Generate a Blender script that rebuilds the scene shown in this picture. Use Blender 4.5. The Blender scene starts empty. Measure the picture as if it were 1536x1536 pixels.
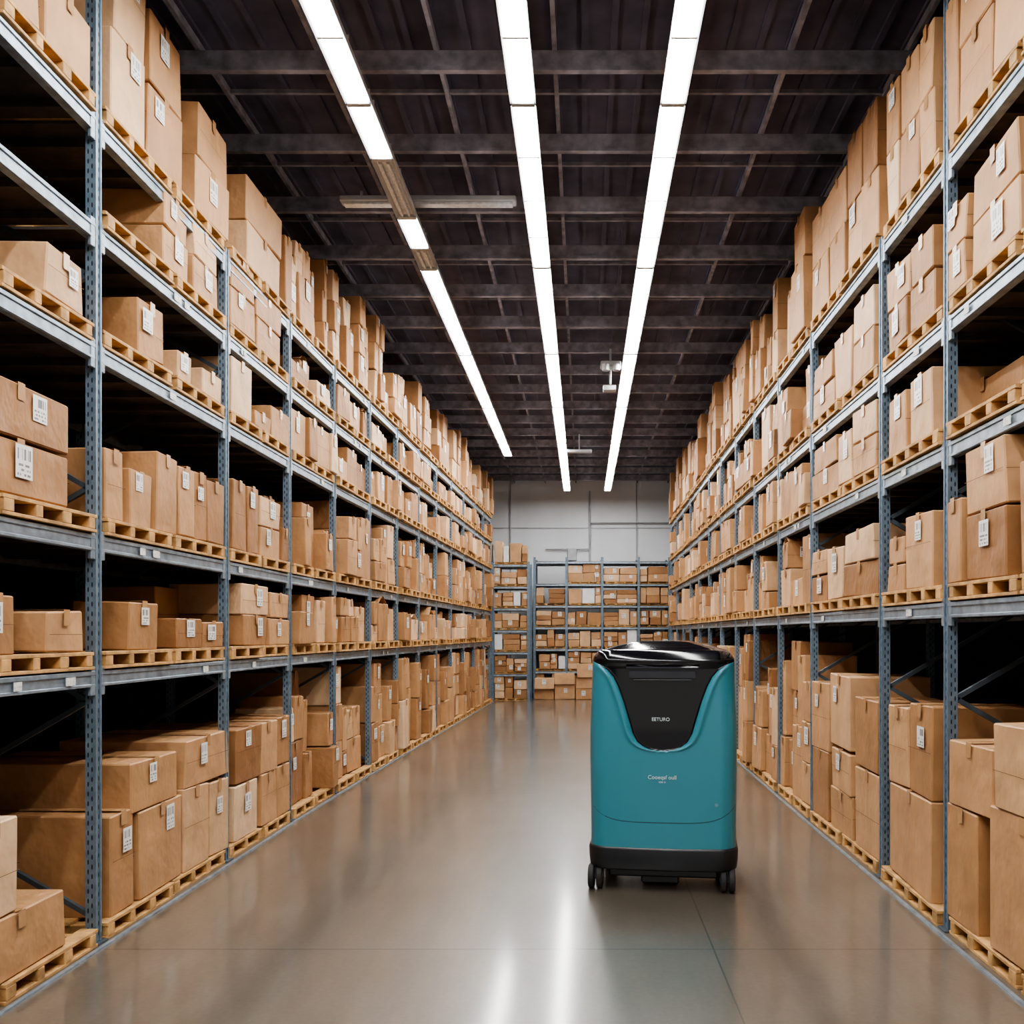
import bpy, math, random
from mathutils import Vector, Matrix
random.seed(11)
R=random.uniform
scene=bpy.context.scene
F=1400.0; CH=1.6; VX=875.0; VY=950.0

# ------------------------------------------------------------------ materials
def new_mat(name):
    m=bpy.data.materials.new(name); m.use_nodes=True
    nt=m.node_tree; b=nt.nodes['Principled BSDF']
    return m,nt,b
def node(nt,t,**kw):
    n=nt.nodes.new(t)
    for k,v in kw.items(): setattr(n,k,v)
    return n
def math_n(nt,op,a,b=None,c=None):
    n=nt.nodes.new('ShaderNodeMath'); n.operation=op
    for i,v in enumerate((a,b,c)):
        if v is None: continue
        if isinstance(v,(int,float)): n.inputs[i].default_value=v
        else: nt.links.new(v,n.inputs[i])
    return n.outputs[0]
def mixc(nt,fac,a,b,blend='MIX'):
    n=nt.nodes.new('ShaderNodeMix'); n.data_type='RGBA'; n.blend_type=blend
    for sock,v in ((n.inputs[0],fac),(n.inputs[6],a),(n.inputs[7],b)):
        if isinstance(v,(int,float)): sock.default_value=v
        elif isinstance(v,tuple): sock.default_value=(*v,1) if len(v)==3 else v
        else: nt.links.new(v,sock)
    return n.outputs[2]
def ramp(nt,fac,stops):
    n=nt.nodes.new('ShaderNodeValToRGB'); nt.links.new(fac,n.inputs[0])
    e=n.color_ramp.elements
    while len(e)<len(stops): e.new(0.5)
    for i,(p,c) in enumerate(stops):
        e[i].position=p; e[i].color=(*c,1) if len(c)==3 else c
    return n.outputs[0]
def simple(name,col,rough=.5,metal=0,noise=0.15,scale=8,bump=0.0,bscale=60):
    m,nt,b=new_mat(name)
    tc=node(nt,'ShaderNodeTexCoord')
    nz=node(nt,'ShaderNodeTexNoise'); nz.inputs['Scale'].default_value=scale; nz.inputs['Detail'].default_value=5
    nt.links.new(tc.outputs['Object'],nz.inputs['Vector'])
    lo=tuple(c*(1-noise) for c in col); hi=tuple(min(1,c*(1+noise)) for c in col)
    nt.links.new(ramp(nt,nz.outputs[0],[(0.3,lo),(0.7,hi)]),b.inputs['Base Color'])
    b.inputs['Roughness'].default_value=rough; b.inputs['Metallic'].default_value=metal
    if bump:
        n2=node(nt,'ShaderNodeTexNoise'); n2.inputs['Scale'].default_value=bscale; n2.inputs['Detail'].default_value=4
        nt.links.new(tc.outputs['Object'],n2.inputs['Vector'])
        bp=node(nt,'ShaderNodeBump'); bp.inputs['Strength'].default_value=bump; bp.inputs['Distance'].default_value=0.01
        nt.links.new(n2.outputs[0],bp.inputs['Height']); nt.links.new(bp.outputs[0],b.inputs['Normal'])
    return m

# cardboard
m_card,nt,b=new_mat('cardboard')
tc=node(nt,'ShaderNodeTexCoord'); at=node(nt,'ShaderNodeAttribute',attribute_name='tint')
base=ramp(nt,at.outputs['Fac'],[(0.0,(0.27,0.130,0.052)),(0.35,(0.39,0.207,0.093)),(0.7,(0.50,0.288,0.144)),(1.0,(0.68,0.475,0.30))])
nz=node(nt,'ShaderNodeTexNoise'); nz.inputs['Scale'].default_value=4; nz.inputs['Detail'].default_value=6; nz.inputs['Roughness'].default_value=.6
nt.links.new(tc.outputs['Object'],nz.inputs['Vector'])
col=mixc(nt,1.0,base,ramp(nt,nz.outputs[0],[(0.3,(0.82,0.80,0.78)),(0.65,(1.07,1.05,1.03))]),'MULTIPLY')
nt.links.new(col,b.inputs['Base Color']); b.inputs['Roughness'].default_value=.58
b.inputs['Specular IOR Level'].default_value=.38
mp=node(nt,'ShaderNodeMapping'); mp.inputs['Scale'].default_value=(5,5,4)
nt.links.new(tc.outputs['Object'],mp.inputs['Vector'])
n2=node(nt,'ShaderNodeTexNoise'); n2.inputs['Scale'].default_value=1.3; n2.inputs['Detail'].default_value=3
nt.links.new(mp.outputs[0],n2.inputs['Vector'])
bp=node(nt,'ShaderNodeBump'); bp.inputs['Strength'].default_value=.6; bp.inputs['Distance'].default_value=.035
nt.links.new(n2.outputs[0],bp.inputs['Height']); nt.links.new(bp.outputs[0],b.inputs['Normal'])

m_tape=simple('packing_tape',(0.44,0.25,0.12),rough=.25,noise=.1)
m_seam=simple('cardboard_seam',(0.14,0.065,0.025),rough=.8)
# label
m_label,nt,b=new_mat('shipping_label')
uv=node(nt,'ShaderNodeUVMap',uv_map='UVMap'); at=node(nt,'ShaderNodeAttribute',attribute_name='tint')
sx=node(nt,'ShaderNodeSeparateXYZ'); nt.links.new(uv.outputs[0],sx.inputs[0])
off=math_n(nt,'MULTIPLY',at.outputs['Fac'],97.0)
u,v=sx.outputs[0],sx.outputs[1]
def cell(nt,a,bb):
    c=node(nt,'ShaderNodeCombineXYZ'); nt.links.new(a,c.inputs[0]); nt.links.new(bb,c.inputs[1])
    w=node(nt,'ShaderNodeTexWhiteNoise',noise_dimensions='2D'); nt.links.new(c.outputs[0],w.inputs['Vector']); return w.outputs[0]
bars=cell(nt,math_n(nt,'FLOOR',math_n(nt,'MULTIPLY',u,26.0)),off)
bars=math_n(nt,'GREATER_THAN',bars,0.5)
inb=math_n(nt,'MULTIPLY',math_n(nt,'GREATER_THAN',v,0.55),math_n(nt,'LESS_THAN',v,0.88))
bars=math_n(nt,'MULTIPLY',bars,inb)
row=math_n(nt,'FLOOR',math_n(nt,'MULTIPLY',v,14.0))
txt=cell(nt,math_n(nt,'FLOOR',math_n(nt,'MULTIPLY',u,16.0)),math_n(nt,'ADD',row,off))
txt=math_n(nt,'GREATER_THAN',txt,0.45)
odd=math_n(nt,'GREATER_THAN',math_n(nt,'MODULO',row,2.0),0.5)
txt=math_n(nt,'MULTIPLY',math_n(nt,'MULTIPLY',txt,odd),math_n(nt,'LESS_THAN',v,0.5))
ink=math_n(nt,'MAXIMUM',bars,txt)
mar=math_n(nt,'MULTIPLY',math_n(nt,'GREATER_THAN',u,0.1),math_n(nt,'LESS_THAN',u,0.9))
ink=math_n(nt,'MULTIPLY',math_n(nt,'MULTIPLY',ink,mar),.85)
nt.links.new(mixc(nt,ink,(0.76,0.74,0.71),(0.06,0.06,0.07)),b.inputs['Base Color']); b.inputs['Roughness'].default_value=.4

m_wood=simple('pallet_wood',(0.46,0.26,0.10),rough=.7,noise=.42,scale=12,bump=.2)
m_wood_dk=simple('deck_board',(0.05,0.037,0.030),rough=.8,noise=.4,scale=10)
m_steel=simple('galvanised_beam',(0.255,0.315,0.375),rough=.36,metal=.5,noise=.3,scale=14)
m_strip=simple('beam_tag',(0.62,0.62,0.58),rough=.5,noise=.3,scale=60)
m_darksteel=simple('brace_steel',(0.08,0.105,0.13),rough=.5,metal=.5)
# perforated post
m_post,nt,b=new_mat('perforated_post')
tc=node(nt,'ShaderNodeTexCoord')
nz=node(nt,'ShaderNodeTexNoise'); nz.inputs['Scale'].default_value=20
nt.links.new(tc.outputs['Object'],nz.inputs['Vector'])
uvp=node(nt,'ShaderNodeUVMap',uv_map='UVMap'); su=node(nt,'ShaderNodeSeparateXYZ'); nt.links.new(uvp.outputs[0],su.inputs[0])
def slots(cx,ph):
    dv=math_n(nt,'SUBTRACT',math_n(nt,'FRACT',math_n(nt,'ADD',math_n(nt,'DIVIDE',su.outputs[1],0.05),ph)),0.5)
    du=math_n(nt,'SUBTRACT',su.outputs[0],cx)
    d=math_n(nt,'ADD',math_n(nt,'POWER',math_n(nt,'ABSOLUTE',math_n(nt,'DIVIDE',dv,0.27)),2.0),math_n(nt,'POWER',math_n(nt,'ABSOLUTE',math_n(nt,'DIVIDE',du,0.17)),2.0))
    return math_n(nt,'LESS_THAN',d,1.0)
hole=math_n(nt,'MAXIMUM',slots(0.42,0.0),slots(-0.42,0.5))
colr=mixc(nt,hole,ramp(nt,nz.outputs[0],[(0.3,(0.125,0.178,0.232)),(0.7,(0.205,0.27,0.335))]),(0.018,0.022,0.030))
nt.links.new(colr,b.inputs['Base Color']); b.inputs['Metallic'].default_value=.4; b.inputs['Roughness'].default_value=.42

# floor (uniform roughness, colour variation only)
m_floor,nt,b=new_mat('polished_concrete')
tc=node(nt,'ShaderNodeTexCoord'); s=node(nt,'ShaderNodeSeparateXYZ'); nt.links.new(tc.outputs['Object'],s.inputs[0])
n1=node(nt,'ShaderNodeTexNoise'); n1.inputs['Scale'].default_value=.8; n1.inputs['Detail'].default_value=5; n1.inputs['Roughness'].default_value=.5
nt.links.new(tc.outputs['Object'],n1.inputs['Vector'])
n2=node(nt,'ShaderNodeTexNoise'); n2.inputs['Scale'].default_value=40; n2.inputs['Detail'].default_value=3; n2.inputs['Roughness'].default_value=.5
nt.links.new(tc.outputs['Object'],n2.inputs['Vector'])
mp3=node(nt,'ShaderNodeMapping'); mp3.inputs['Scale'].default_value=(3.5,.8,1); nt.links.new(tc.outputs['Object'],mp3.inputs['Vector'])
n3=node(nt,'ShaderNodeTexNoise'); n3.inputs['Scale'].default_value=2.4; n3.inputs['Detail'].default_value=6; n3.inputs['Roughness'].default_value=.6
nt.links.new(mp3.outputs[0],n3.inputs['Vector'])
c1=ramp(nt,n1.outputs[0],[(0.25,(0.086,0.070,0.053)),(0.5,(0.106,0.089,0.070)),(0.75,(0.128,0.111,0.091))])
c2=mixc(nt,1.0,c1,ramp(nt,n2.outputs[0],[(0.25,(0.84,0.84,0.84)),(0.75,(1.12,1.12,1.12))]),'MULTIPLY')
c2=mixc(nt,1.0,c2,ramp(nt,n3.outputs[0],[(0.3,(0.86,0.85,0.84)),(0.7,(1.12,1.12,1.12))]),'MULTIPLY')
jy=math_n(nt,'LESS_THAN',math_n(nt,'MODULO',math_n(nt,'ADD',s.outputs[1],23.0-4.72),4.6),0.014)
jx=math_n(nt,'LESS_THAN',math_n(nt,'ABSOLUTE',math_n(nt,'SUBTRACT',s.outputs[0],0.66)),0.004)
j=math_n(nt,'MAXIMUM',jy,jx)
nt.links.new(mixc(nt,math_n(nt,'MULTIPLY',j,.8),c2,(0.015,0.013,0.012)),b.inputs['Base Color'])
b.inputs['Roughness'].default_value=.33
b.inputs['Specular IOR Level'].default_value=1.0
b.inputs['Coat Weight'].default_value=.85; b.inputs['Coat Roughness'].default_value=.13

m_ceil=simple('ceiling_deck',(0.068,0.060,0.092),rough=.8,noise=.4,scale=3)
m_ceilbeam=simple('ceiling_joist_paint',(0.195,0.180,0.205),rough=.65,noise=.4,scale=9)
m_wall=simple('painted_wall',(0.80,0.83,0.87),rough=.6,noise=.05,scale=1.5)
m_walldk=simple('dark_wall',(0.035,0.032,0.04),rough=.9,noise=.2,scale=2)
m_trim=simple('wall_trim_metal',(0.40,0.42,0.45),rough=.5,metal=.3)
m_housing=simple('lamp_housing',(0.42,0.43,0.44),rough=.35,metal=.3,noise=.1)
m_lampoff=simple('unlit_reflector',(0.60,0.62,0.64),rough=.3,metal=.2,noise=.2,scale=30)
m_lit,nt,b=new_mat('fluorescent_tube')
b.inputs['Base Color'].default_value=(.9,.95,1,1); b.inputs['Emission Color'].default_value=(1.0,0.985,0.955,1); b.inputs['Emission Strength'].default_value=39

# ------------------------------------------------------------------ mesh builder
signs=[(x,y,z) for x in (-1,1) for y in (-1,1) for z in (-1,1)]
VID={}
for ci,c in enumerate(signs):
    for a in range(3): VID[(ci,a)]=ci*3+a
def cidx(s): return signs.index(tuple(s))
TF=[]
for a in range(3):
    o=[i for i in range(3) if i!=a]
    for sg in (-1,1):
        q=[]
        for p,r in ((-1,-1),(1,-1),(1,1),(-1,1)):
            c=[0,0,0]; c[a]=sg; c[o[0]]=p; c[o[1]]=r; q.append(VID[(cidx(c),a)])
        TF.append(q)
for a in range(3):
    o=[i for i in range(3) if i!=a]
    for p in (-1,1):
        for r in (-1,1):
            c0=[0,0,0];c1=[0,0,0]
            c0[a]=-1;c1[a]=1
            for c in (c0,c1): c[o[0]]=p;c[o[1]]=r
            TF.append([VID[(cidx(c0),o[0])],VID[(cidx(c1),o[0])],VID[(cidx(c1),o[1])],VID[(cidx(c0),o[1])]])
for ci in range(8): TF.append([ci*3,ci*3+1,ci*3+2])
def tv(h,b):
    out=[]
    for c in signs:
        for a in range(3):
            out.append(Vector([c[i]*(h[i] if i==a else h[i]-b) for i in range(3)]))
    return out
_t=tv((1,1,1),.2)
for f in TF:
    n=(_t[f[1]]-_t[f[0]]).cross(_t[f[2]]-_t[f[0]])
    ce=sum((_t[i] for i in f),Vector())/len(f)
    if n.dot(ce)<0: f.reverse()
class MB:
    def __init__(s): s.v=[];s.f=[];s.m=[];s.t=[];s.uv=[]
    def box(s,h,M,mat=0,b=.004,tint=.5,jit=0):
        n=len(s.v); vs=tv(h,min(b,min(h)*.45))
        for ci in range(8):
            j=Vector((R(-jit,jit),R(-jit,jit),R(-jit,jit))) if jit else Vector()
            for a in range(3): s.v.append(M@(vs[ci*3+a]+j)); s.t.append(tint)
        for f in TF:
            s.f.append([i+n for i in f]); s.m.append(mat); s.uv+= [(0,0)]*len(f)
    def cube(s,h,M,mat=0,tint=.5,uvpost=False):
        n=len(s.v)
        for c in signs: s.v.append(M@Vector((c[0]*h[0],c[1]*h[1],c[2]*h[2]))); s.t.append(tint)
        for q in ([0,1,3,2],[4,6,7,5],[0,4,5,1],[2,3,7,6],[0,2,6,4],[1,5,7,3]):
            s.f.append([i+n for i in q]); s.m.append(mat)
            for i in q:
                c=signs[i]
                if uvpost:
                    across=c[1] if q in ([0,1,3,2],[4,6,7,5]) else c[0]
                    s.uv.append((across,c[2]*h[2]))
                else: s.uv.append((0,0))
    def quad(s,pts,mat,tint=.5,uv=((0,0),(1,0),(1,1),(0,1))):
        n=len(s.v)
        for p in pts: s.v.append(Vector(p)); s.t.append(tint)
        s.f.append([n,n+1,n+2,n+3]); s.m.append(mat); s.uv+=list(uv)
    def seg(s,p0,p1,w,h,mat=0,b=0):
        p0=Vector(p0);p1=Vector(p1);d=p1-p0;L=d.length;d.normalize()
        up=Vector((0,0,1)) if abs(d.z)<.95 else Vector((1,0,0))
        x=d.cross(up).normalized(); z=x.cross(d)
        M=Matrix.Translation((p0+p1)/2)@Matrix((x,d,z)).transposed().to_4x4()
        if b: s.box((w/2,L/2,h/2),M,mat,b)
        else: s.cube((w/2,L/2,h/2),M,mat)
    def cyl(s,p0,p1,r,mat=0,n=20,r2=None):
        r2=r if r2 is None else r2
        p0=Vector(p0);p1=Vector(p1);d=(p1-p0).normalized()
        up=Vector((0,0,1)) if abs(d.z)<.95 else Vector((1,0,0))
        x=d.cross(up).normalized(); y=d.cross(x)
        k=len(s.v)
        for p,rr in ((p0,r),(p1,r2)):
            for i in range(n):
                a=2*math.pi*i/n; s.v.append(p+x*math.cos(a)*rr+y*math.sin(a)*rr); s.t.append(.5)
        for i in range(n):
            q=[k+i,k+(i+1)%n,k+n+(i+1)%n,k+n+i]; s.f.append(q[::-1]); s.m.append(mat); s.uv+=[(0,0)]*4
        s.f.append([k+i for i in range(n)]); s.m.append(mat); s.uv+=[(0,0)]*n
        s.f.append([k+n+i for i in range(n)][::-1]); s.m.append(mat); s.uv+=[(0,0)]*n
    def obj(s,name,mats,parent=None,smooth=False):
        me=bpy.data.meshes.new(name); me.from_pydata([tuple(v) for v in s.v],[],s.f)
        for m in mats: me.materials.append(m)
        me.polygons.foreach_set('material_index',s.m)
        if smooth: me.polygons.foreach_set('use_smooth',[True]*len(s.f))
        a=me.attributes.new('tint','FLOAT','POINT'); a.data.foreach_set('value',s.t)
        u=me.uv_layers.new(name='UVMap'); u.data.foreach_set('uv',[c for p in s.uv for c in p])
        me.update()
        o=bpy.data.objects.new(name,me); scene.collection.objects.link(o)
        if parent: o.parent=parent
        return o
def empty(name):
    o=bpy.data.objects.new(name,None); scene.collection.objects.link(o); return o
def T(x,y,z,rz=0): return Matrix.Translation((x,y,z))@Matrix.Rotation(rz,4,'Z')

# ------------------------------------------------------------------ cardboard box
def label(c,ax,up,n,w,h):
    t=random.random()
    c=Vector(c)+Vector(n)*.0025; ax=Vector(ax)*w/2; up=Vector(up)*h/2
    return [c-ax-up,c+ax-up,c+ax+up,c-ax+up],t
def cbox(mb,M,w,d,h,tint=None,lab=None,detail=True,openf=False):
    """local: x = into the rack (aisle face is -x), y along the aisle, z up; origin = base centre"""
    if tint is None: tint=min(1,max(0,random.gauss(.5,.28)))
    Mc=M@Matrix.Translation((0,0,h/2))
    mb.box((d/2,w/2,h/2),Mc,0,.007,tint,jit=.007)
    if not detail:
        if random.random()<.4:
            lw=R(.06,.1); pts,t=label((-d/2-.005,R(-.2,.2)*w,h*R(.55,.8)),(0,-1,0),(0,0,1),(-1,0,0),lw,lw*1.2)
            mb.quad([M@p for p in pts],2,t)
        return
    e=.008
    mb.quad([M@Vector(p) for p in ((-d/2,-.028,h+e),(d/2,-.028,h+e),(d/2,.028,h+e),(-d/2,.028,h+e))],1)
    mb.quad([M@Vector(p) for p in ((-d/2-e,.028,h-.07),(-d/2-e,-.028,h-.07),(-d/2-e,-.028,h+e),(-d/2-e,.028,h+e))],1)
    if openf:
        for sg in (-1,1):
            a=R(.25,.7)
            mb.box((d/2-.01,w*.22,.003),M@Matrix.Translation((0,sg*w/2,h+.004))@Matrix.Rotation(sg*-a,4,'X')@Matrix.Translation((0,-sg*w*.22,0)),0,.001,tint)
    if random.random()<.4:
        zz=h*R(.42,.6)
        mb.quad([M@Vector(p) for p in ((-d/2-e,w/2-.004,zz),(-d/2-e,-w/2+.004,zz),(-d/2-e,-w/2+.004,zz+.003),(-d/2-e,w/2-.004,zz+.003))],3)
    if random.random()<.3:
        mb.quad([M@Vector(p) for p in ((d/2,-w/2-e,h*.49),(-d/2,-w/2-e,h*.49),(-d/2,-w/2-e,h*.49+.003),(d/2,-w/2-e,h*.49+.003))][::-1],3)
    if lab is None: lab=random.random()<.42
    if lab:
        lw=min(R(.085,.13),w*.5); lh=min(lw*R(1.0,1.35),h*.6)
        pts,t=label((-d/2-.006,R(-.25,.25)*w*.8,h-lh/2-R(.02,.3)*(h-lh)),(0,-1,0),(0,0,1),(-1,0,0),lw,lh)
        mb.quad([M@p for p in pts],2,t)
    if random.random()<.1:
        lw=min(.09,d*.5); lh=min(lw*1.1,h*.5)
        pts,t=label((R(-.3,.3)*d*.5,-w/2-.006,h*.62),(1,0,0),(0,0,1),(0,-1,0),lw,lh)
        mb.quad([M@p for p in pts],2,t)
def pallet(mb,M,w,d,h=.09):
    n=5
    for i in range(n):
        x=-d/2+.05+(d-.1)*i/(n-1)
        mb.box((.045,w/2,.009),M@T(x,R(-.006,.006),h-.009,R(-.01,.01)),0,.002)
    for i in range(3):
        x=-d/2+.05+(d-.1)*i/2
        mb.box((.045,w/2,.008),M@T(x,0,.008),0,.002)
    k=max(3,int(w/.22)+1)
    for i in range(k):
        y=-w/2+.045+(w-.09)*i/(k-1)
        mb.box((d/2-.004,.036 if i%2==0 else .026,(h-.034)/2),M@T(0,y,h/2-.001),0,.003)

# ------------------------------------------------------------------ side racks
def XL(y):
    if y<8.5: return -2.505
    t=min(1,(y-8.5)/15.0); return -2.505+.40*t**1.1
def XR(y):
    if y<8: return 1.955
    t=min(1,(y-8)/15.0); return 1.955+.12*t
DEPTH=1.05
def make_rack(sign,XF,posts,levels,tall):
    root=empty('pallet_rack')
    P=MB();B=MB();D=MB()
    for k,y in enumerate(posts):
        x=XF(y); top=tall if k<=2 else levels[-1]+.09
        for xx in (x+sign*.028,x+sign*(DEPTH-.028)):
            P.cube((.024,.027,top/2),T(xx,y,top/2),0,uvpost=True)
            for sg in (-1,1):
                P.cube((.004,.006,top/2),T(xx-sign*.027,y+sg*.023,top/2),0)
            P.cube((.055,.05,.005),T(xx,y,.005),1)
        z=.15; fl=0
        while z<top-.5:
            a,b_=(.05,DEPTH-.05) if fl%2==0 else (DEPTH-.05,.05)
            P.seg((x+sign*a,y,z),(x+sign*b_,y,z+.55),.025,.025,1)
            z+=.55; fl+=1
    for k in range(len(posts)-1):
        y0,y1=posts[k]+.025,posts[k+1]-.025
        for L in levels:
            for off in (.028,DEPTH-.028):
                p0=Vector((XF(y0)+sign*off,y0,L)); p1=Vector((XF(y1)+sign*off,y1,L))
                B.seg(p0,p1,.045,.082,0,.005)
                if off<.1:
                    q=Vector((-sign*.024,0,0))
                    B.seg(p0+q+Vector((0,0,.030)),p1+q+Vector((0,0,.030)),.012,.022,0,.004)
                    B.seg(p0+q+Vector((0,0,-.033)),p1+q+Vector((0,0,-.033)),.010,.015,0,.003)
                    for e,pp in ((1,p0),(-1,p1)):
                        B.box((.010,.022,.075),T(pp.x-sign*.018,pp.y+e*.022,L-.01),0,.003)
                    for _ in range(random.choice([0,1,1,2])):
                        yy=R(y0+.2,y1-.2); w=R(.05,.1)
                        B.cube((.0015,w/2,.020),T(XF(yy)+sign*off-sign*.033,yy,L-.002),1)
            ym=(y0+y1)/2; a=math.atan2(XF(y1)-XF(y0),y1-y0)
            D.cube((DEPTH/2-.06,(y1-y0)/2,.008),T(XF(ym)+sign*DEPTH/2,ym,L+.040,-a),0)
            nb=max(3,int((y1-y0)/.3))
            for i in range(nb):
                yy=y0+(y1-y0)*(i+.5)/nb
                D.cube((DEPTH/2-.06,.02,.022),T(XF(yy)+sign*DEPTH/2,yy,L+.010),0)
    P.obj('upright_frames',[m_post,m_darksteel],root)
    B.obj('load_beams',[m_steel,m_strip],root)
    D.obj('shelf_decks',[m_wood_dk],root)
    return root

def place(mb,sign,XF,y0,y1,z,h,inset=None,depth=None,**kw):
    inset=R(.0,.04) if inset is None else inset
    depth=R(.42,.6) if depth is None else depth
    w=y1-y0; ym=(y0+y1)/2
    a=math.atan2(XF(ym+.3)-XF(ym-.3),.6)
    rz=-a+R(-.045,.045)
    if sign<0: rz+=math.pi
    M=T(XF(ym)+sign*(inset+depth/2),ym,z,rz)
    cbox(mb,M,w,depth,h,**kw)
def fill_pallets(pm,sign,XF,y0,y1,z,over):
    n=max(1,round((y1-y0)/.78)); w=(y1-y0)/n
    for i in range(n):
        ym=y0+w*(i+.5); a=math.atan2(XF(ym+.3)-XF(ym-.3),.6)
        pallet(pm,T(XF(ym)+sign*(-over+.45+R(0,.02)),ym,z,-a+R(-.015,.015)),w-.04,.88)
def fill_bay(bm,sign,XF,y0,y1,zb,H,hm,near,over):
    y=y0+R(0,.03)
    while y<y1-.14:
        w=R(.17,.54)
        if y+w>y1: w=y1-y
        if w<.14: break
        if random.random()<.06: y+=R(.08,.22); continue
        h=min(H-.05,max(.18,random.gauss(hm,hm*.27)))
        g=R(.004,.022)
        ins=R(-.03,.11)-over; dp=R(.42,.62)
        if random.random()<.10: ins+=.2
        r=random.random()
        op=random.random()<.05
        if h>.42 and r<.7:
            k=R(.34,.66)
            place(bm,sign,XF,y+g,y+w-g,zb,h*k,ins,dp,detail=near)
            if w>.40 and random.random()<.5:
                mid=y+w*R(.4,.6)
                place(bm,sign,XF,y+g,mid-.006,zb+h*k+.009,h*(1-k)*R(.7,1),ins+R(-.01,.04),dp-R(0,.08),detail=near)
                place(bm,sign,XF,mid+.006,y+w-g,zb+h*k+.009,h*(1-k),ins+R(-.01,.04),dp-R(0,.08),detail=near)
            else:
                place(bm,sign,XF,y+g+R(0,.05),y+w-g-R(0,.05),zb+h*k+.009,h*(1-k),ins+R(-.02,.05),dp-R(0,.08),detail=near,openf=op)
        elif h>.7:
            for i in range(3): place(bm,sign,XF,y+g+R(0,.02),y+w-g-R(0,.02),zb+i*h/3+.004,h/3-.006,ins+R(-.01,.03),dp,detail=near)
        else: place(bm,sign,XF,y+g,y+w-g,zb,h,ins,dp,detail=near,openf=op)
        y+=w
def hand(bm,sign,XF,zb,items):
    for it in items:
        a,b_=it[0],it[1]; h=it[2]; opt=it[3] if len(it)>3 else {}
        ins=opt.get('ins',.02); X=abs(XF(5))+ins
        d=sorted((F*X/abs(VX-a),F*X/abs(VX-b_)))
        z=zb+opt.get('z',0); g=.006; st=opt.get('st',1)
        for i in range(st):
            place(bm,sign,XF,d[0]+g,d[1]-g,z+i*(h/st)+.008*(i>0),h/st-.008*(i>0),ins-.02,opt.get('dp',.5),lab=opt.get('lab'),openf=opt.get('open',False) and i==st-1)

PH=.092
LP=[1.45,3.15,4.82,6.56,7.97,9.35,10.75,12.15,13.55,14.95,16.35,17.75,19.15,20.55,21.75]
LL=[1.366,2.065,3.045,3.665,4.215]
RP=[1.5,3.3,5.03,6.13,8.0,9.4,10.8,12.2,13.6,15.0,16.4,17.8,19.2,20.6,22.0]
RL=[1.725,2.58,3.25,4.11]
make_rack(-1,XL,LP,LL,5.35)
make_rack(1,XR,RP,RL,5.35)

lb=MB();lp=MB()
handL={
 (1,0):[(-60,92,.27,{'dp':.75}),(-60,22,.42,{'z':.28,'dp':.7}),(-400,-70,.6,{})],
 (1,1):[(-40,16,.26,{}),(60,119,.20,{'dp':.42,'lab':False}),(-400,-60,.3,{})],
 (1,2):[(-70,98,.50,{'dp':.7,'st':2,'lab':True}),(-400,-75,.5,{})],
 (1,3):[(58,119,.24,{'dp':.6,'lab':True}),(-300,-100,.25,{})],
 (1,4):[],
 (1,5):[(58,132,.34,{'dp':.5}),(-60,52,.5,{'dp':.5,'st':2})],
 (2,0):[(160,196,.54,{'dp':.95}),(201,268,.50,{'dp':.8}),(190,262,.27,{'z':.51,'dp':.95,'lab':True}),(272,309,.52,{}),(311,338,.5,{}),(272,338,.30,{'z':.53,'dp':.8})],
 (2,1):[(188,232,.27,{'dp':.32,'lab':True}),(262,298,.18,{'dp':.42,'lab':True}),(300,330,.17,{'lab':True}),(225,320,.42,{'ins':.5,'dp':.5})],
 (2,2):[(153,182,.37,{'dp':.38}),(186,223,.30,{'lab':True}),(228,262,.46,{'dp':.45}),(265,288,.44,{'lab':True}),(289,306,.44,{}),(308,333,.42,{})],
 (2,3):[(204,240,.32,{'dp':.3,'lab':True}),(262,284,.17,{'dp':.25}),(300,328,.17,{'dp':.25})],
 (2,4):[(238,278,.45,{'dp':.45,'lab':True,'st':2}),(284,322,.44,{'dp':.4,'st':2})],
 (2,5):[(163,214,.95,{'dp':.5,'st':2,'lab':True}),(218,268,.86,{'dp':.5,'st':2,'lab':True}),(290,338,.70,{'dp':.45,'st':2})],
 (3,0):[(348,383,.40,{'lab':True}),(350,388,.40,{'z':.41,'dp':.8}),(387,412,.8,{'st':2}),(413,431,.82,{'st':2})],
 (3,1):[(360,398,.46,{'st':2,'dp':.55}),(401,430,.42,{'st':2})],
 (3,2):[(345,366,.5,{}),(368,383,.5,{}),(386,417,.46,{'lab':True,'st':2}),(419,431,.27,{})],
 (3,3):[(345,374,.40,{'dp':.3}),(380,402,.13,{}),(405,430,.25,{})],
 (3,4):[(343,378,.55,{'st':2}),(381,418,.46,{'st':2})],
 (3,5):[(366,418,.66,{'dp':.5,'st':2}),(424,434,.6,{})],
}
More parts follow.
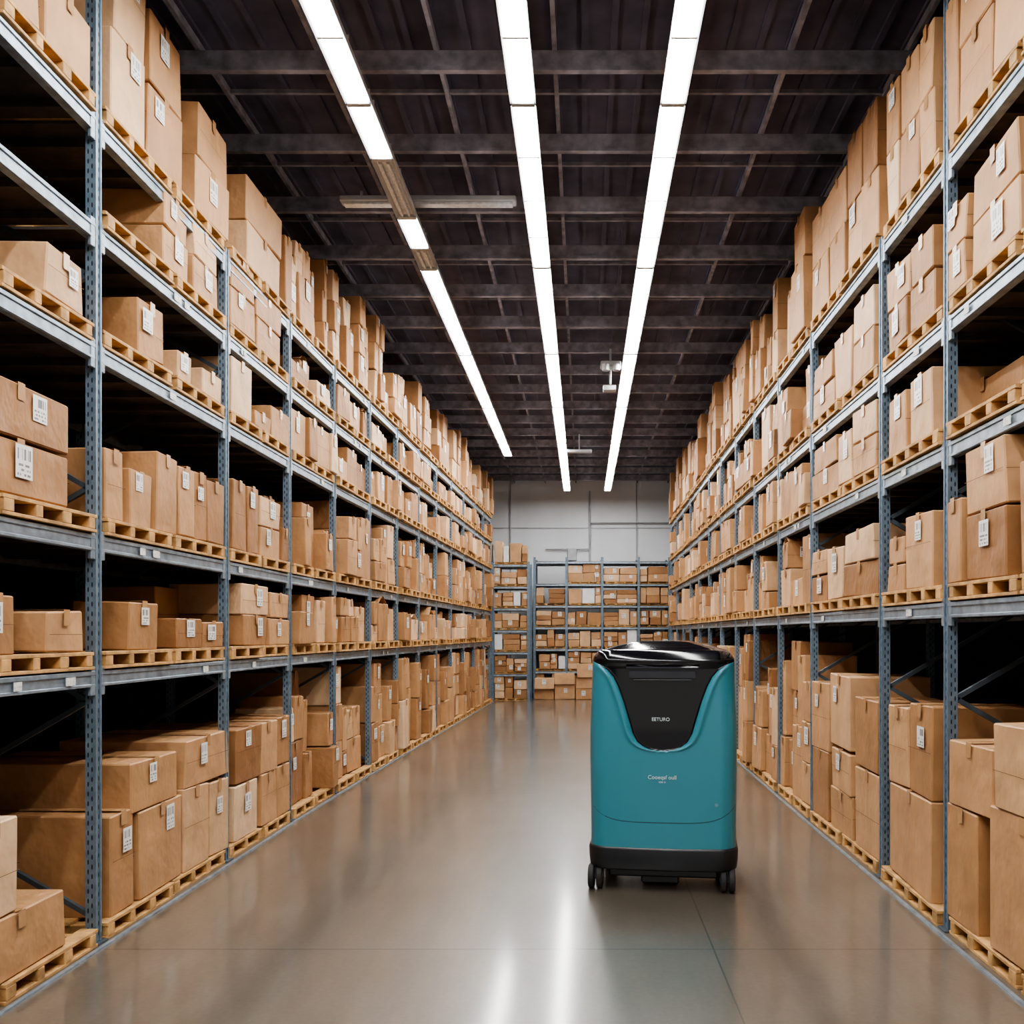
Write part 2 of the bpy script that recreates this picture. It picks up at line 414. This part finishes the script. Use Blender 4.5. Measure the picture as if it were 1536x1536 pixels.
handR={
 (1,0):[(1425,1470,.60,{'dp':.6}),(1490,1600,.68,{'dp':.8,'lab':True}),(1430,1490,.34,{'z':.61,'dp':.8,'lab':False}),(1500,1640,.40,{'z':.69})],
 (1,1):[(1452,1520,.66,{'st':2,'lab':True}),(1425,1449,.44,{}),(1535,1700,.5,{})],
 (1,2):[(1430,1540,.30,{'ins':.3,'dp':.6,'lab':False})],
 (1,3):[(1462,1540,.52,{'st':2,'lab':True}),(1426,1455,.46,{'st':2})],
 (1,4):[(1445,1495,.75,{'st':2}),(1498,1570,.8,{'st':2}),(1424,1442,.7,{})],
 (2,0):[(1338,1408,.56,{'dp':.7}),(1336,1366,.48,{'z':.57,'dp':.6}),(1368,1406,.52,{'z':.57,'dp':.6})],
 (2,1):[(1364,1404,.43,{'dp':.5,'lab':True}),(1337,1361,.33,{'st':2})],
 (2,2):[(1370,1404,.38,{'lab':True,'dp':.45}),(1337,1366,.36,{})],
 (2,3):[(1371,1405,.50,{'dp':.45,'st':2}),(1336,1368,.50,{'st':2,'lab':True})],
 (2,4):[(1384,1407,.80,{'st':2}),(1355,1382,.80,{'st':2}),(1335,1353,.82,{'st':2})],
 (3,0):[(1287,1325,.56,{'dp':.6}),(1286,1322,.48,{'z':.57}),(1250,1282,.62,{'dp':.7,'st':2}),(1248,1280,.55,{'z':.64,'dp':.6}),(1222,1246,1.1,{'st':2})],
 (3,1):[(1270,1318,.47,{'st':2,'dp':.7}),(1245,1266,.4,{}),(1222,1243,.42,{'st':2})],
 (3,2):[(1284,1316,.46,{'dp':.55,'st':2}),(1262,1281,.38,{}),(1224,1260,.42,{'st':2})],
 (3,3):[(1284,1316,.56,{'dp':.55,'st':2}),(1256,1281,.46,{}),(1224,1254,.44,{'st':2})],
 (3,4):[(1298,1320,.93,{'st':2}),(1276,1296,.95,{'st':2}),(1248,1272,.85,{'st':2}),(1222,1246,.86,{'st':2})],
}
def stock(bm,pm,sign,XF,posts,levels,handd,topH):
    zs=[0]+[l+.049 for l in levels]
    tops=levels+[5.4]
    for k in range(len(posts)-1):
        y0,y1=posts[k]+.03,posts[k+1]-.03
        far=min(1,max(0,(k-3)/4))
        for li,z in enumerate(zs):
            if (k,li)==(1,4) and sign<0: continue
            over=.04+.03*far
            fill_pallets(pm,sign,XF,y0,y1,z,over)
            H=tops[li]-.06-z-PH
            if (k,li) in handd:
                hand(bm,sign,XF,z+PH,handd[(k,li)])
            else:
                if li==0: hm=(.98 if sign<0 else 1.12)*R(.9,1.08)
                elif li==len(levels): hm=topH*R(.88,1.08)
                else: hm=min(H*.86,.5+.2*far)*R(.88,1.08)
                fill_bay(bm,sign,XF,y0,y1,z+PH,H,hm,k<9,.02+.04*far)
stock(lb,lp,-1,XL,LP,LL,handL,.76)
rb=MB();rp=MB()
stock(rb,rp,1,XR,RP,RL,handR,.88)
CM=[m_card,m_tape,m_label,m_seam]
for bb,pp in ((lb,lp),(rb,rp)):
    g=empty('cardboard_boxes_on_pallets'); bb.obj('cardboard_boxes',CM,g); pp.obj('wooden_pallets',[m_wood],g)

# ------------------------------------------------------------------ far racks facing the camera
m_white=simple('white_carton',(0.74,0.76,0.78),rough=.5,noise=.1)
CM2=CM+[m_white]
def far_rack(yf,xs,lv,top,fullness):
    root=empty('pallet_rack'); P=MB();B=MB();D=MB();bb=MB();bp_=MB()
    for x in xs:
        for yy in (yf,yf+.9):
            P.cube((.030,.03,top/2),T(x,yy,top/2),0,uvpost=True)
    for k in range(len(xs)-1):
        x0,x1=xs[k]+.03,xs[k+1]-.03
        for L in lv:
            for yy in (yf,yf+.9): B.seg((x0,yy,L),(x1,yy,L),.045,.045,0,.005)
            D.cube(((x1-x0)/2,.42,.008),T((x0+x1)/2,yf+.45,L+.03),0)
        for li,z in enumerate([0]+[l+.038 for l in lv]):
            if z>fullness[k]: continue
            pallet(bp_,T((x0+x1)/2,yf+.40,z,math.pi/2),.78,x1-x0-.04,.055)
            H=(lv[li]-z-.08) if li<len(lv) else .5
            x=x0
            while x<x1-.12:
                w=min(R(.14,.42),x1-x)
                if x1-x-w<.12: w=x1-x
                hh=H*R(.70,1.0)
                if random.random()<.05: x+=w*.5; continue
                wh=random.random()<.13
                n=random.choice([1,2,2,3])
                if wh: n=1
                for i in range(n):
                    M=T(x+w/2,yf+.25+R(0,.04),z+.057+i*(hh/n+.003),math.pi/2+R(-.03,.03))
                    t=random.choice([.15,.35,.55,.75,.95])
                    if wh: bb.box((.25,w/2-.01,hh/2),M@T(0,0,hh/2),4,.006)
                    else: cbox(bb,M,w-.02,.5,hh/n-.003,detail=False,tint=t)
                x+=w
    P.obj('upright_frames',[m_post],root);B.obj('load_beams',[m_steel],root);D.obj('shelf_decks',[m_wood_dk],root)
    g=empty('cardboard_boxes_on_pallets'); bb.obj('cardboard_boxes',CM2,g); bp_.obj('wooden_pallets',[m_wood],g)
far_rack(22.15,[-3.1,-2.15,-1.30],[.60,1.12,1.64,2.16,2.68,3.2],3.3,[9,9])
far_rack(23.3,[-1.22,-.42,.47,1.38,2.15,3.0],[.62,1.18,1.72,2.26,2.80,3.36],3.5,[2.3,2.9,3.2,2.9,2.9])
fb=MB(); x=-1.2
while x<2.0:
    w=R(.28,.55)
    z=0
    for i in range(random.choice([1,2,2,2,3])):
        h=R(.24,.38)
        cbox(fb,T(x+w/2+R(-.02,.02),22.75+R(-.1,.1),z+.004,math.pi/2+R(-.06,.06)),w-.03,.45,h,tint=R(.2,.9),detail=False); z+=h+.01
    x+=w+random.choice([0,0,0,.12])
fb.obj('cardboard_box_stack',CM)

# ------------------------------------------------------------------ room shell
def slab(name,x0,x1,y0,y1,z0,z1,mat):
    m=MB(); m.cube(((x1-x0)/2,(y1-y0)/2,(z1-z0)/2),T((x0+x1)/2,(y0+y1)/2,(z0+z1)/2),0); return m.obj(name,[mat])
XA,XB,Y0,Y1=-4.6,4.1,-7,25.0
slab('floor',XA,XB,Y0,Y1,-.2,0,m_floor)
slab('wall_left',XA-.2,XA,Y0,Y1+.2,-.2,6.1,m_walldk)
slab('wall_right',XB,XB+.2,Y0,Y1+.2,-.2,6.1,m_walldk)
slab('wall_far',XA,XB,Y1,Y1+.2,-.2,6.1,m_wall)
slab('ceiling',XA,XB,Y0,Y1,5.74,5.9,m_ceil)
c=MB(); y=-6.5
while y<24.6:
    c.seg((XA,y,5.50),(XB,y,5.50),.05,.03,0); c.seg((XA,y,5.57),(XB,y,5.57),.02,.12,0)
    c.seg((XA,y+.54,5.66),(XB,y+.54,5.66),.025,.03,0)
    y+=1.08
x=XA+.3
while x<XB:
    c.seg((x,Y0,5.655),(x,Y1,5.655),.03,.06,0); x+=.82
c.obj('ceiling_joists',[m_ceilbeam])
c=MB(); x=XA+.1
while x<XB:
    c.cube((.022,(Y1-Y0)/2,.014),T(x,(Y0+Y1)/2,5.725),0); x+=.205
c.obj('ceiling_deck_ribs',[m_ceil])
yw=Y1-.03
t=MB(); t.seg((XA,yw,4.42),(XB,yw,4.42),.02,.02,0)
for xx in (-1.95,1.42): t.seg((xx,yw,0),(xx,yw,5.7),.03,.03,0)
t.obj('trim_1',[m_trim])
yw=Y1-.08
t=MB(); t.cyl((.17,yw,3.3),(.17,yw,5.4),.025); t.cyl((-1.0,yw,3.85),(.17,yw,3.85),.02)
t.cyl((.17,yw,4.55),(2.3,yw,4.55),.02); t.box((.12,.05,.16),T(-.3,yw,3.7),0,.01); t.obj('wall_conduit',[m_trim])
for sign,XF,pp in ((-1,XL,LP),(1,XR,RP)):
    k=MB()
    for a,b_ in zip(pp[:-1],pp[1:]):
        k.seg((XF(a)-sign*.06,a,.005),(XF(b_)-sign*.06,b_,.005),.02,.010,0)
    k.obj('floor_guide_rail',[m_steel])

# ------------------------------------------------------------------ lights
def strip(x,segs,z=5.2):
    root=empty('fluorescent_light_strip'); H=MB();E=MB();O=MB()
    for (a,b_,lit) in segs:
        y=a
        while y<b_-.05:
            e=min(y+(2.84 if lit else 1.42),b_)
            H.box((.075,(e-y)/2-.002,.022),T(x,(y+e)/2,z+.06),0,.004)
            for sg in (-1,1):
                H.quad([(x+sg*.035,y+.01,z+.038),(x+sg*.035,e-.01,z+.038),(x+sg*.088,e-.01,z+.000),(x+sg*.088,y+.01,z+.000)],0)
            if lit:
                for sg in (-1,1): E.cube((.027,(e-y)/2-.02,.012),T(x+sg*.032,(y+e)/2,z+.014),0)
                yy=y+.7
                while yy<e-.2:
                    H.box((.078,.009,.004),T(x,yy,z-.001),0,.001); yy+=.71
            else:
                O.box((.06,(e-y)/2-.03,.006),T(x,(y+e)/2,z+.026),0,.003)
                for sg in (-1,1): O.cyl((x+sg*.03,y+.05,z+.005),(x+sg*.03,e-.05,z+.005),.012,0,10)
            for yy in (y+.009,e-.009): H.box((.078,.014,.026),T(x,yy,z+.022),0,.003)
            for yy in (y+.3,e-.3): H.seg((x,yy,z+.08),(x,yy,5.484),.012,.012,0)
            y=e
    H.obj('housing',[m_housing],root)
    if E.v: E.obj('lit_tubes',[m_lit],root)
    if O.v: O.obj('unlit_tubes',[m_lampoff],root)
strip(-1.53,[(-5,7.1,1),(7.1,8.1,0),(8.1,8.75,1),(8.75,9.25,0),(9.25,19,1)])
strip(-.41,[(-5,23.6,1)])
strip(.61,[(-5,23.6,1)])
f=MB(); f.box((.77,.06,.025),T(-1.36,8.2,5.40),0,.008); f.box((.74,.04,.012),T(-1.36,8.2,5.365),1,.005)
for xx in (-1.95,-.75): f.seg((xx,8.2,5.42),(xx,8.2,5.484),.02,.02,0)
f.obj('unlit_batten_light',[m_housing,m_lampoff])
f=MB(); f.box((.24,.06,.03),T(-.08,18.2,5.15),0,.008); f.cyl((-.08,18.2,5.18),(-.08,18.2,5.484),.015); f.obj('unlit_batten_light',[m_housing])
f=MB(); f.box((.14,.09,.04),T(.37,12.6,5.22),0,.015); f.cyl((.30,12.5,5.2),(.30,12.5,5.12),.05,0); f.cyl((.44,12.5,5.2),(.44,12.5,5.12),.05,0)
f.box((.09,.07,.035),T(.36,12.9,4.98),0,.01); f.cyl((.37,12.75,5.0),(.37,12.75,5.484),.015,0); f.obj('ceiling_sensor_unit',[m_housing])

# ------------------------------------------------------------------ robot
def pl(z,pts):
    if z<=pts[0][0]: return pts[0][1]
    for (a,va),(b_,vb) in zip(pts[:-1],pts[1:]):
        if z<=b_:
            t=(z-a)/(b_-a); return va+(vb-va)*t
    return pts[-1][1]
def sm(a,b_,x):
    t=max(0,min(1,(x-a)/(b_-a))); return t*t*(3-2*t)
robot=empty('warehouse_robot')
W0,D0,RC=.462,.36,.10
SH=[(.868,-.12),(.874,.0),(.884,.075),(.90,.115),(.93,.155),(.98,.183),(1.08,.212),(1.18,.242),(1.27,.275),(1.33,.305),(1.375,.345),(1.41,.40),(1.435,.47),(1.46,.62),(1.6,.9)]
m_teal,nt,b=new_mat('robot_shell')
at=node(nt,'ShaderNodeAttribute',attribute_name='shield')
mask=node(nt,'ShaderNodeMapRange'); mask.inputs[1].default_value=-.002; mask.inputs[2].default_value=.002
nt.links.new(at.outputs['Fac'],mask.inputs[0])
sa=node(nt,'ShaderNodeAttribute',attribute_name='seam')
seam=node(nt,'ShaderNodeMapRange'); seam.inputs[1].default_value=.002; seam.inputs[2].default_value=.004; seam.inputs[3].default_value=1; seam.inputs[4].default_value=0
nt.links.new(sa.outputs['Fac'],seam.inputs[0])
cc=mixc(nt,seam.outputs[0],(0.042,0.215,0.275),(0.006,0.04,0.05))
cc=mixc(nt,mask.outputs[0],cc,(0.004,0.004,0.006))
nt.links.new(cc,b.inputs['Base Color'])
r2=node(nt,'ShaderNodeMapRange'); r2.inputs[3].default_value=.32; r2.inputs[4].default_value=.08
nt.links.new(mask.outputs[0],r2.inputs[0]); nt.links.new(r2.outputs[0],b.inputs['Roughness'])
b.inputs['Specular IOR Level'].default_value=.45
b.inputs['Coat Weight'].default_value=.10; b.inputs['Coat Roughness'].default_value=.08
def rrect(w,d,r,n_f=170,n_s=26,n_c=16):
    pts=[]
    def arc(cx,cy,a0):
        for i in range(n_c):
            a=a0+(math.pi/2)*i/n_c; pts.append((cx+r*math.cos(a),cy+r*math.sin(a)))
    for i in range(n_f): pts.append((-w+r+(2*w-2*r)*i/n_f,-d))
    arc(w-r,-d+r,-math.pi/2)
    for i in range(n_s): pts.append((w,-d+r+(2*d-2*r)*i/n_s))
    arc(w-r,d-r,0)
    for i in range(n_s): pts.append((w-r-(2*w-2*r)*i/n_s,d))
    arc(-w+r,d-r,math.pi/2)
    for i in range(n_s): pts.append((-w,d-r-(2*d-2*r)*i/n_s))
    arc(-w+r,-d+r,math.pi)
    return pts
NZ=230; prof=[]
z0,z1=.275,1.415
for i in range(NZ):
    t=i/(NZ-1); prof.append((z0+(z1-z0)*t,0))
for i in range(1,26):
    a=math.pi/2*i/25; prof.append((z1+.082*math.sin(a),.065*(1-math.cos(a))))
for i in range(1,26):
    t=i/25; prof.append((z1+.082+.055*math.sin(math.pi/2*t),.065+t*.27))
verts=[];sh=[];se=[]
for (z,ins) in prof:
    tp=.006*sm(.3,.9,z)-.014*sm(.95,1.42,z)
    w=W0-.010+tp-ins; d=D0+tp*.7-ins*1.0
    for (x,y) in rrect(w,max(.05,d),min(RC,w*.5,max(.05,d)*.6)):
        front=sm(-.05,-.20,y)
        s_=pl(z,SH)-abs(x)
        if z<1.415 and y>-.15: s_=-.3 if z<1.38 else -.02
        if z>=1.435: s_=max(s_,.02)
        bow=-.028*(1-(x/W0)**2)*front*(1-sm(1.40,1.5,z))
        rec=.026*sm(-.014,.010,s_)*front*(1-sm(1.38,1.44,z))
        lip=-.010*math.exp(-((s_+.032)/.016)**2)*front*(1-sm(1.36,1.41,z))
        verts.append((x,y+bow+rec+lip,z)); sh.append(s_)
        zs=.435+.12*(abs(x)/W0)**5
        se.append(abs(z-zs))
n=len(rrect(1,1,.1)); faces=[]
for k in range(len(prof)-1):
    for i in range(n):
        faces.append((k*n+i,k*n+(i+1)%n,(k+1)*n+(i+1)%n,(k+1)*n+i))
faces.append(tuple((len(prof)-1)*n+i for i in range(n)))
faces.append(tuple(i for i in range(n))[::-1])
me=bpy.data.meshes.new('shell'); me.from_pydata(verts,[],faces); me.materials.append(m_teal)
me.polygons.foreach_set('use_smooth',[True]*len(faces))
a=me.attributes.new('shield','FLOAT','POINT'); a.data.foreach_set('value',sh)
a=me.attributes.new('seam','FLOAT','POINT'); a.data.foreach_set('value',se)
me.update(); o=bpy.data.objects.new('shell',me); scene.collection.objects.link(o); o.parent=robot
m_blk=simple('black_plastic',(0.012,0.013,0.016),rough=.35,noise=.2)
m_rub=simple('rubber',(0.018,0.018,0.02),rough=.7)
m_gloss=simple('gloss_black_screen',(0.02,0.022,0.03),rough=.05,noise=.1)
m_mark=simple('silver_marking',(0.65,0.75,0.78),rough=.4)
m_btn=simple('grey_button',(0.12,0.25,0.29),rough=.3)
def loft(name,rgs,mat,parent):
    vs=[];n=len(rgs[0]);fs=[]
    for r_ in rgs: vs+=r_
    for k in range(len(rgs)-1):
        for i in range(n): fs.append((k*n+i,k*n+(i+1)%n,(k+1)*n+(i+1)%n,(k+1)*n+i))
    fs.append(tuple(range(n))[::-1]); fs.append(tuple((len(rgs)-1)*n+i for i in range(n)))
    me=bpy.data.meshes.new(name); me.from_pydata(vs,[],fs); me.materials.append(mat)
    me.polygons.foreach_set('use_smooth',[True]*(len(fs)-2)+[False]*2); me.update()
    o=bpy.data.objects.new(name,me); scene.collection.objects.link(o); o.parent=parent; return o
rg=[]
for z,off in ((.13,-.03),(.137,-.012),(.15,-.004),(.20,.002),(.262,.004),(.277,.0),(.28,-.01)):
    rg.append([(x,y-.028*(1-(x/W0)**2)*(1 if y<-.1 else 0),z) for x,y in rrect(W0+off,D0+off,RC,30,10,10)])
loft('bumper_skirt',rg,m_blk,robot)
sc=MB()
yF=-D0-.006
sc.box((.205,.006,.024),T(0,yF+.003,1.345),0,.006)
sc.box((.225,.007,.007),T(0,yF+.001,1.388),0,.003)
sc.box((.18,.005,.005),T(0,yF-.003,1.31),1,.002)
sc.obj('sensor_window',[m_gloss,m_blk],robot)
def text(name,body,size,x,z,y):
    cu=bpy.data.curves.new(name,'FONT'); cu.body=body; cu.size=size; cu.align_x='CENTER'; cu.extrude=.0008
    cu.materials.append(m_mark)
    o=bpy.data.objects.new(name,cu); scene.collection.objects.link(o); o.rotation_euler=(math.pi/2,0,0); o.location=(x,y,z); o.parent=robot
text('panel_marking','EETURO',.030,-.01,1.06,-D0-.0125)
text('body_marking','Cooeqsf oull',.034,.0,.705,-D0-.037)
text('body_submarking','toe u',.02,.0,.682,-D0-.037)
t=MB(); t.cyl((.33,-D0-.012,.55),(.33,-D0-.020,.55),.011,0); t.obj('push_button',[m_btn],robot)
u_=MB(); u_.box((.34,.27,.03),T(0,0,.10),0,.01); u_.box((.12,.2,.035),T(-.02,-.03,.055),0,.01); u_.obj('undercarriage',[m_blk],robot)
for i,(cx,cy) in enumerate(((-.42,-.30),(.40,-.30),(-.38,.28),(.38,.28))):
    w=MB()
    for dx in (-.026,.026):
        x0=cx+dx-.019; x1=cx+dx+.019
        w.cyl((x0,cy,.076),(x0+.006,cy,.076),.066,0,32,.076); w.cyl((x0+.006,cy,.076),(x1-.006,cy,.076),.076,0,32); w.cyl((x1-.006,cy,.076),(x1,cy,.076),.076,0,32,.066)
        w.cyl((x0-.002,cy,.076),(x1+.002,cy,.076),.03,1,24)
    w.box((.008,.03,.05),T(cx,cy+.01,.11),1,.004); w.cyl((cx,cy+.02,.12),(cx,cy+.02,.145),.03,1)
    w.obj('caster_%d'%(i+1),[m_rub,m_blk],robot)
robot.location=(.532,6.12,0); robot.rotation_euler=(0,0,math.radians(-7))

# ------------------------------------------------------------------ world, camera
w=bpy.data.worlds.new('World'); scene.world=w; w.use_nodes=True
bg=w.node_tree.nodes['Background']; bg.inputs[0].default_value=(1,.96,.90,1); bg.inputs[1].default_value=.6
cam=bpy.data.cameras.new('camera'); co=bpy.data.objects.new('camera',cam); scene.collection.objects.link(co)
co.location=(0,0,CH); co.rotation_euler=(math.pi/2,0,0)
cam.sensor_width=36; cam.lens=36*F/1536; cam.shift_x=-(VX-768)/1536; cam.shift_y=(VY-768)/1536
cam.clip_end=200; scene.camera=co
scene.view_settings.view_transform='AgX'; scene.view_settings.look='AgX - Medium High Contrast'
scene.view_settings.exposure=0.38
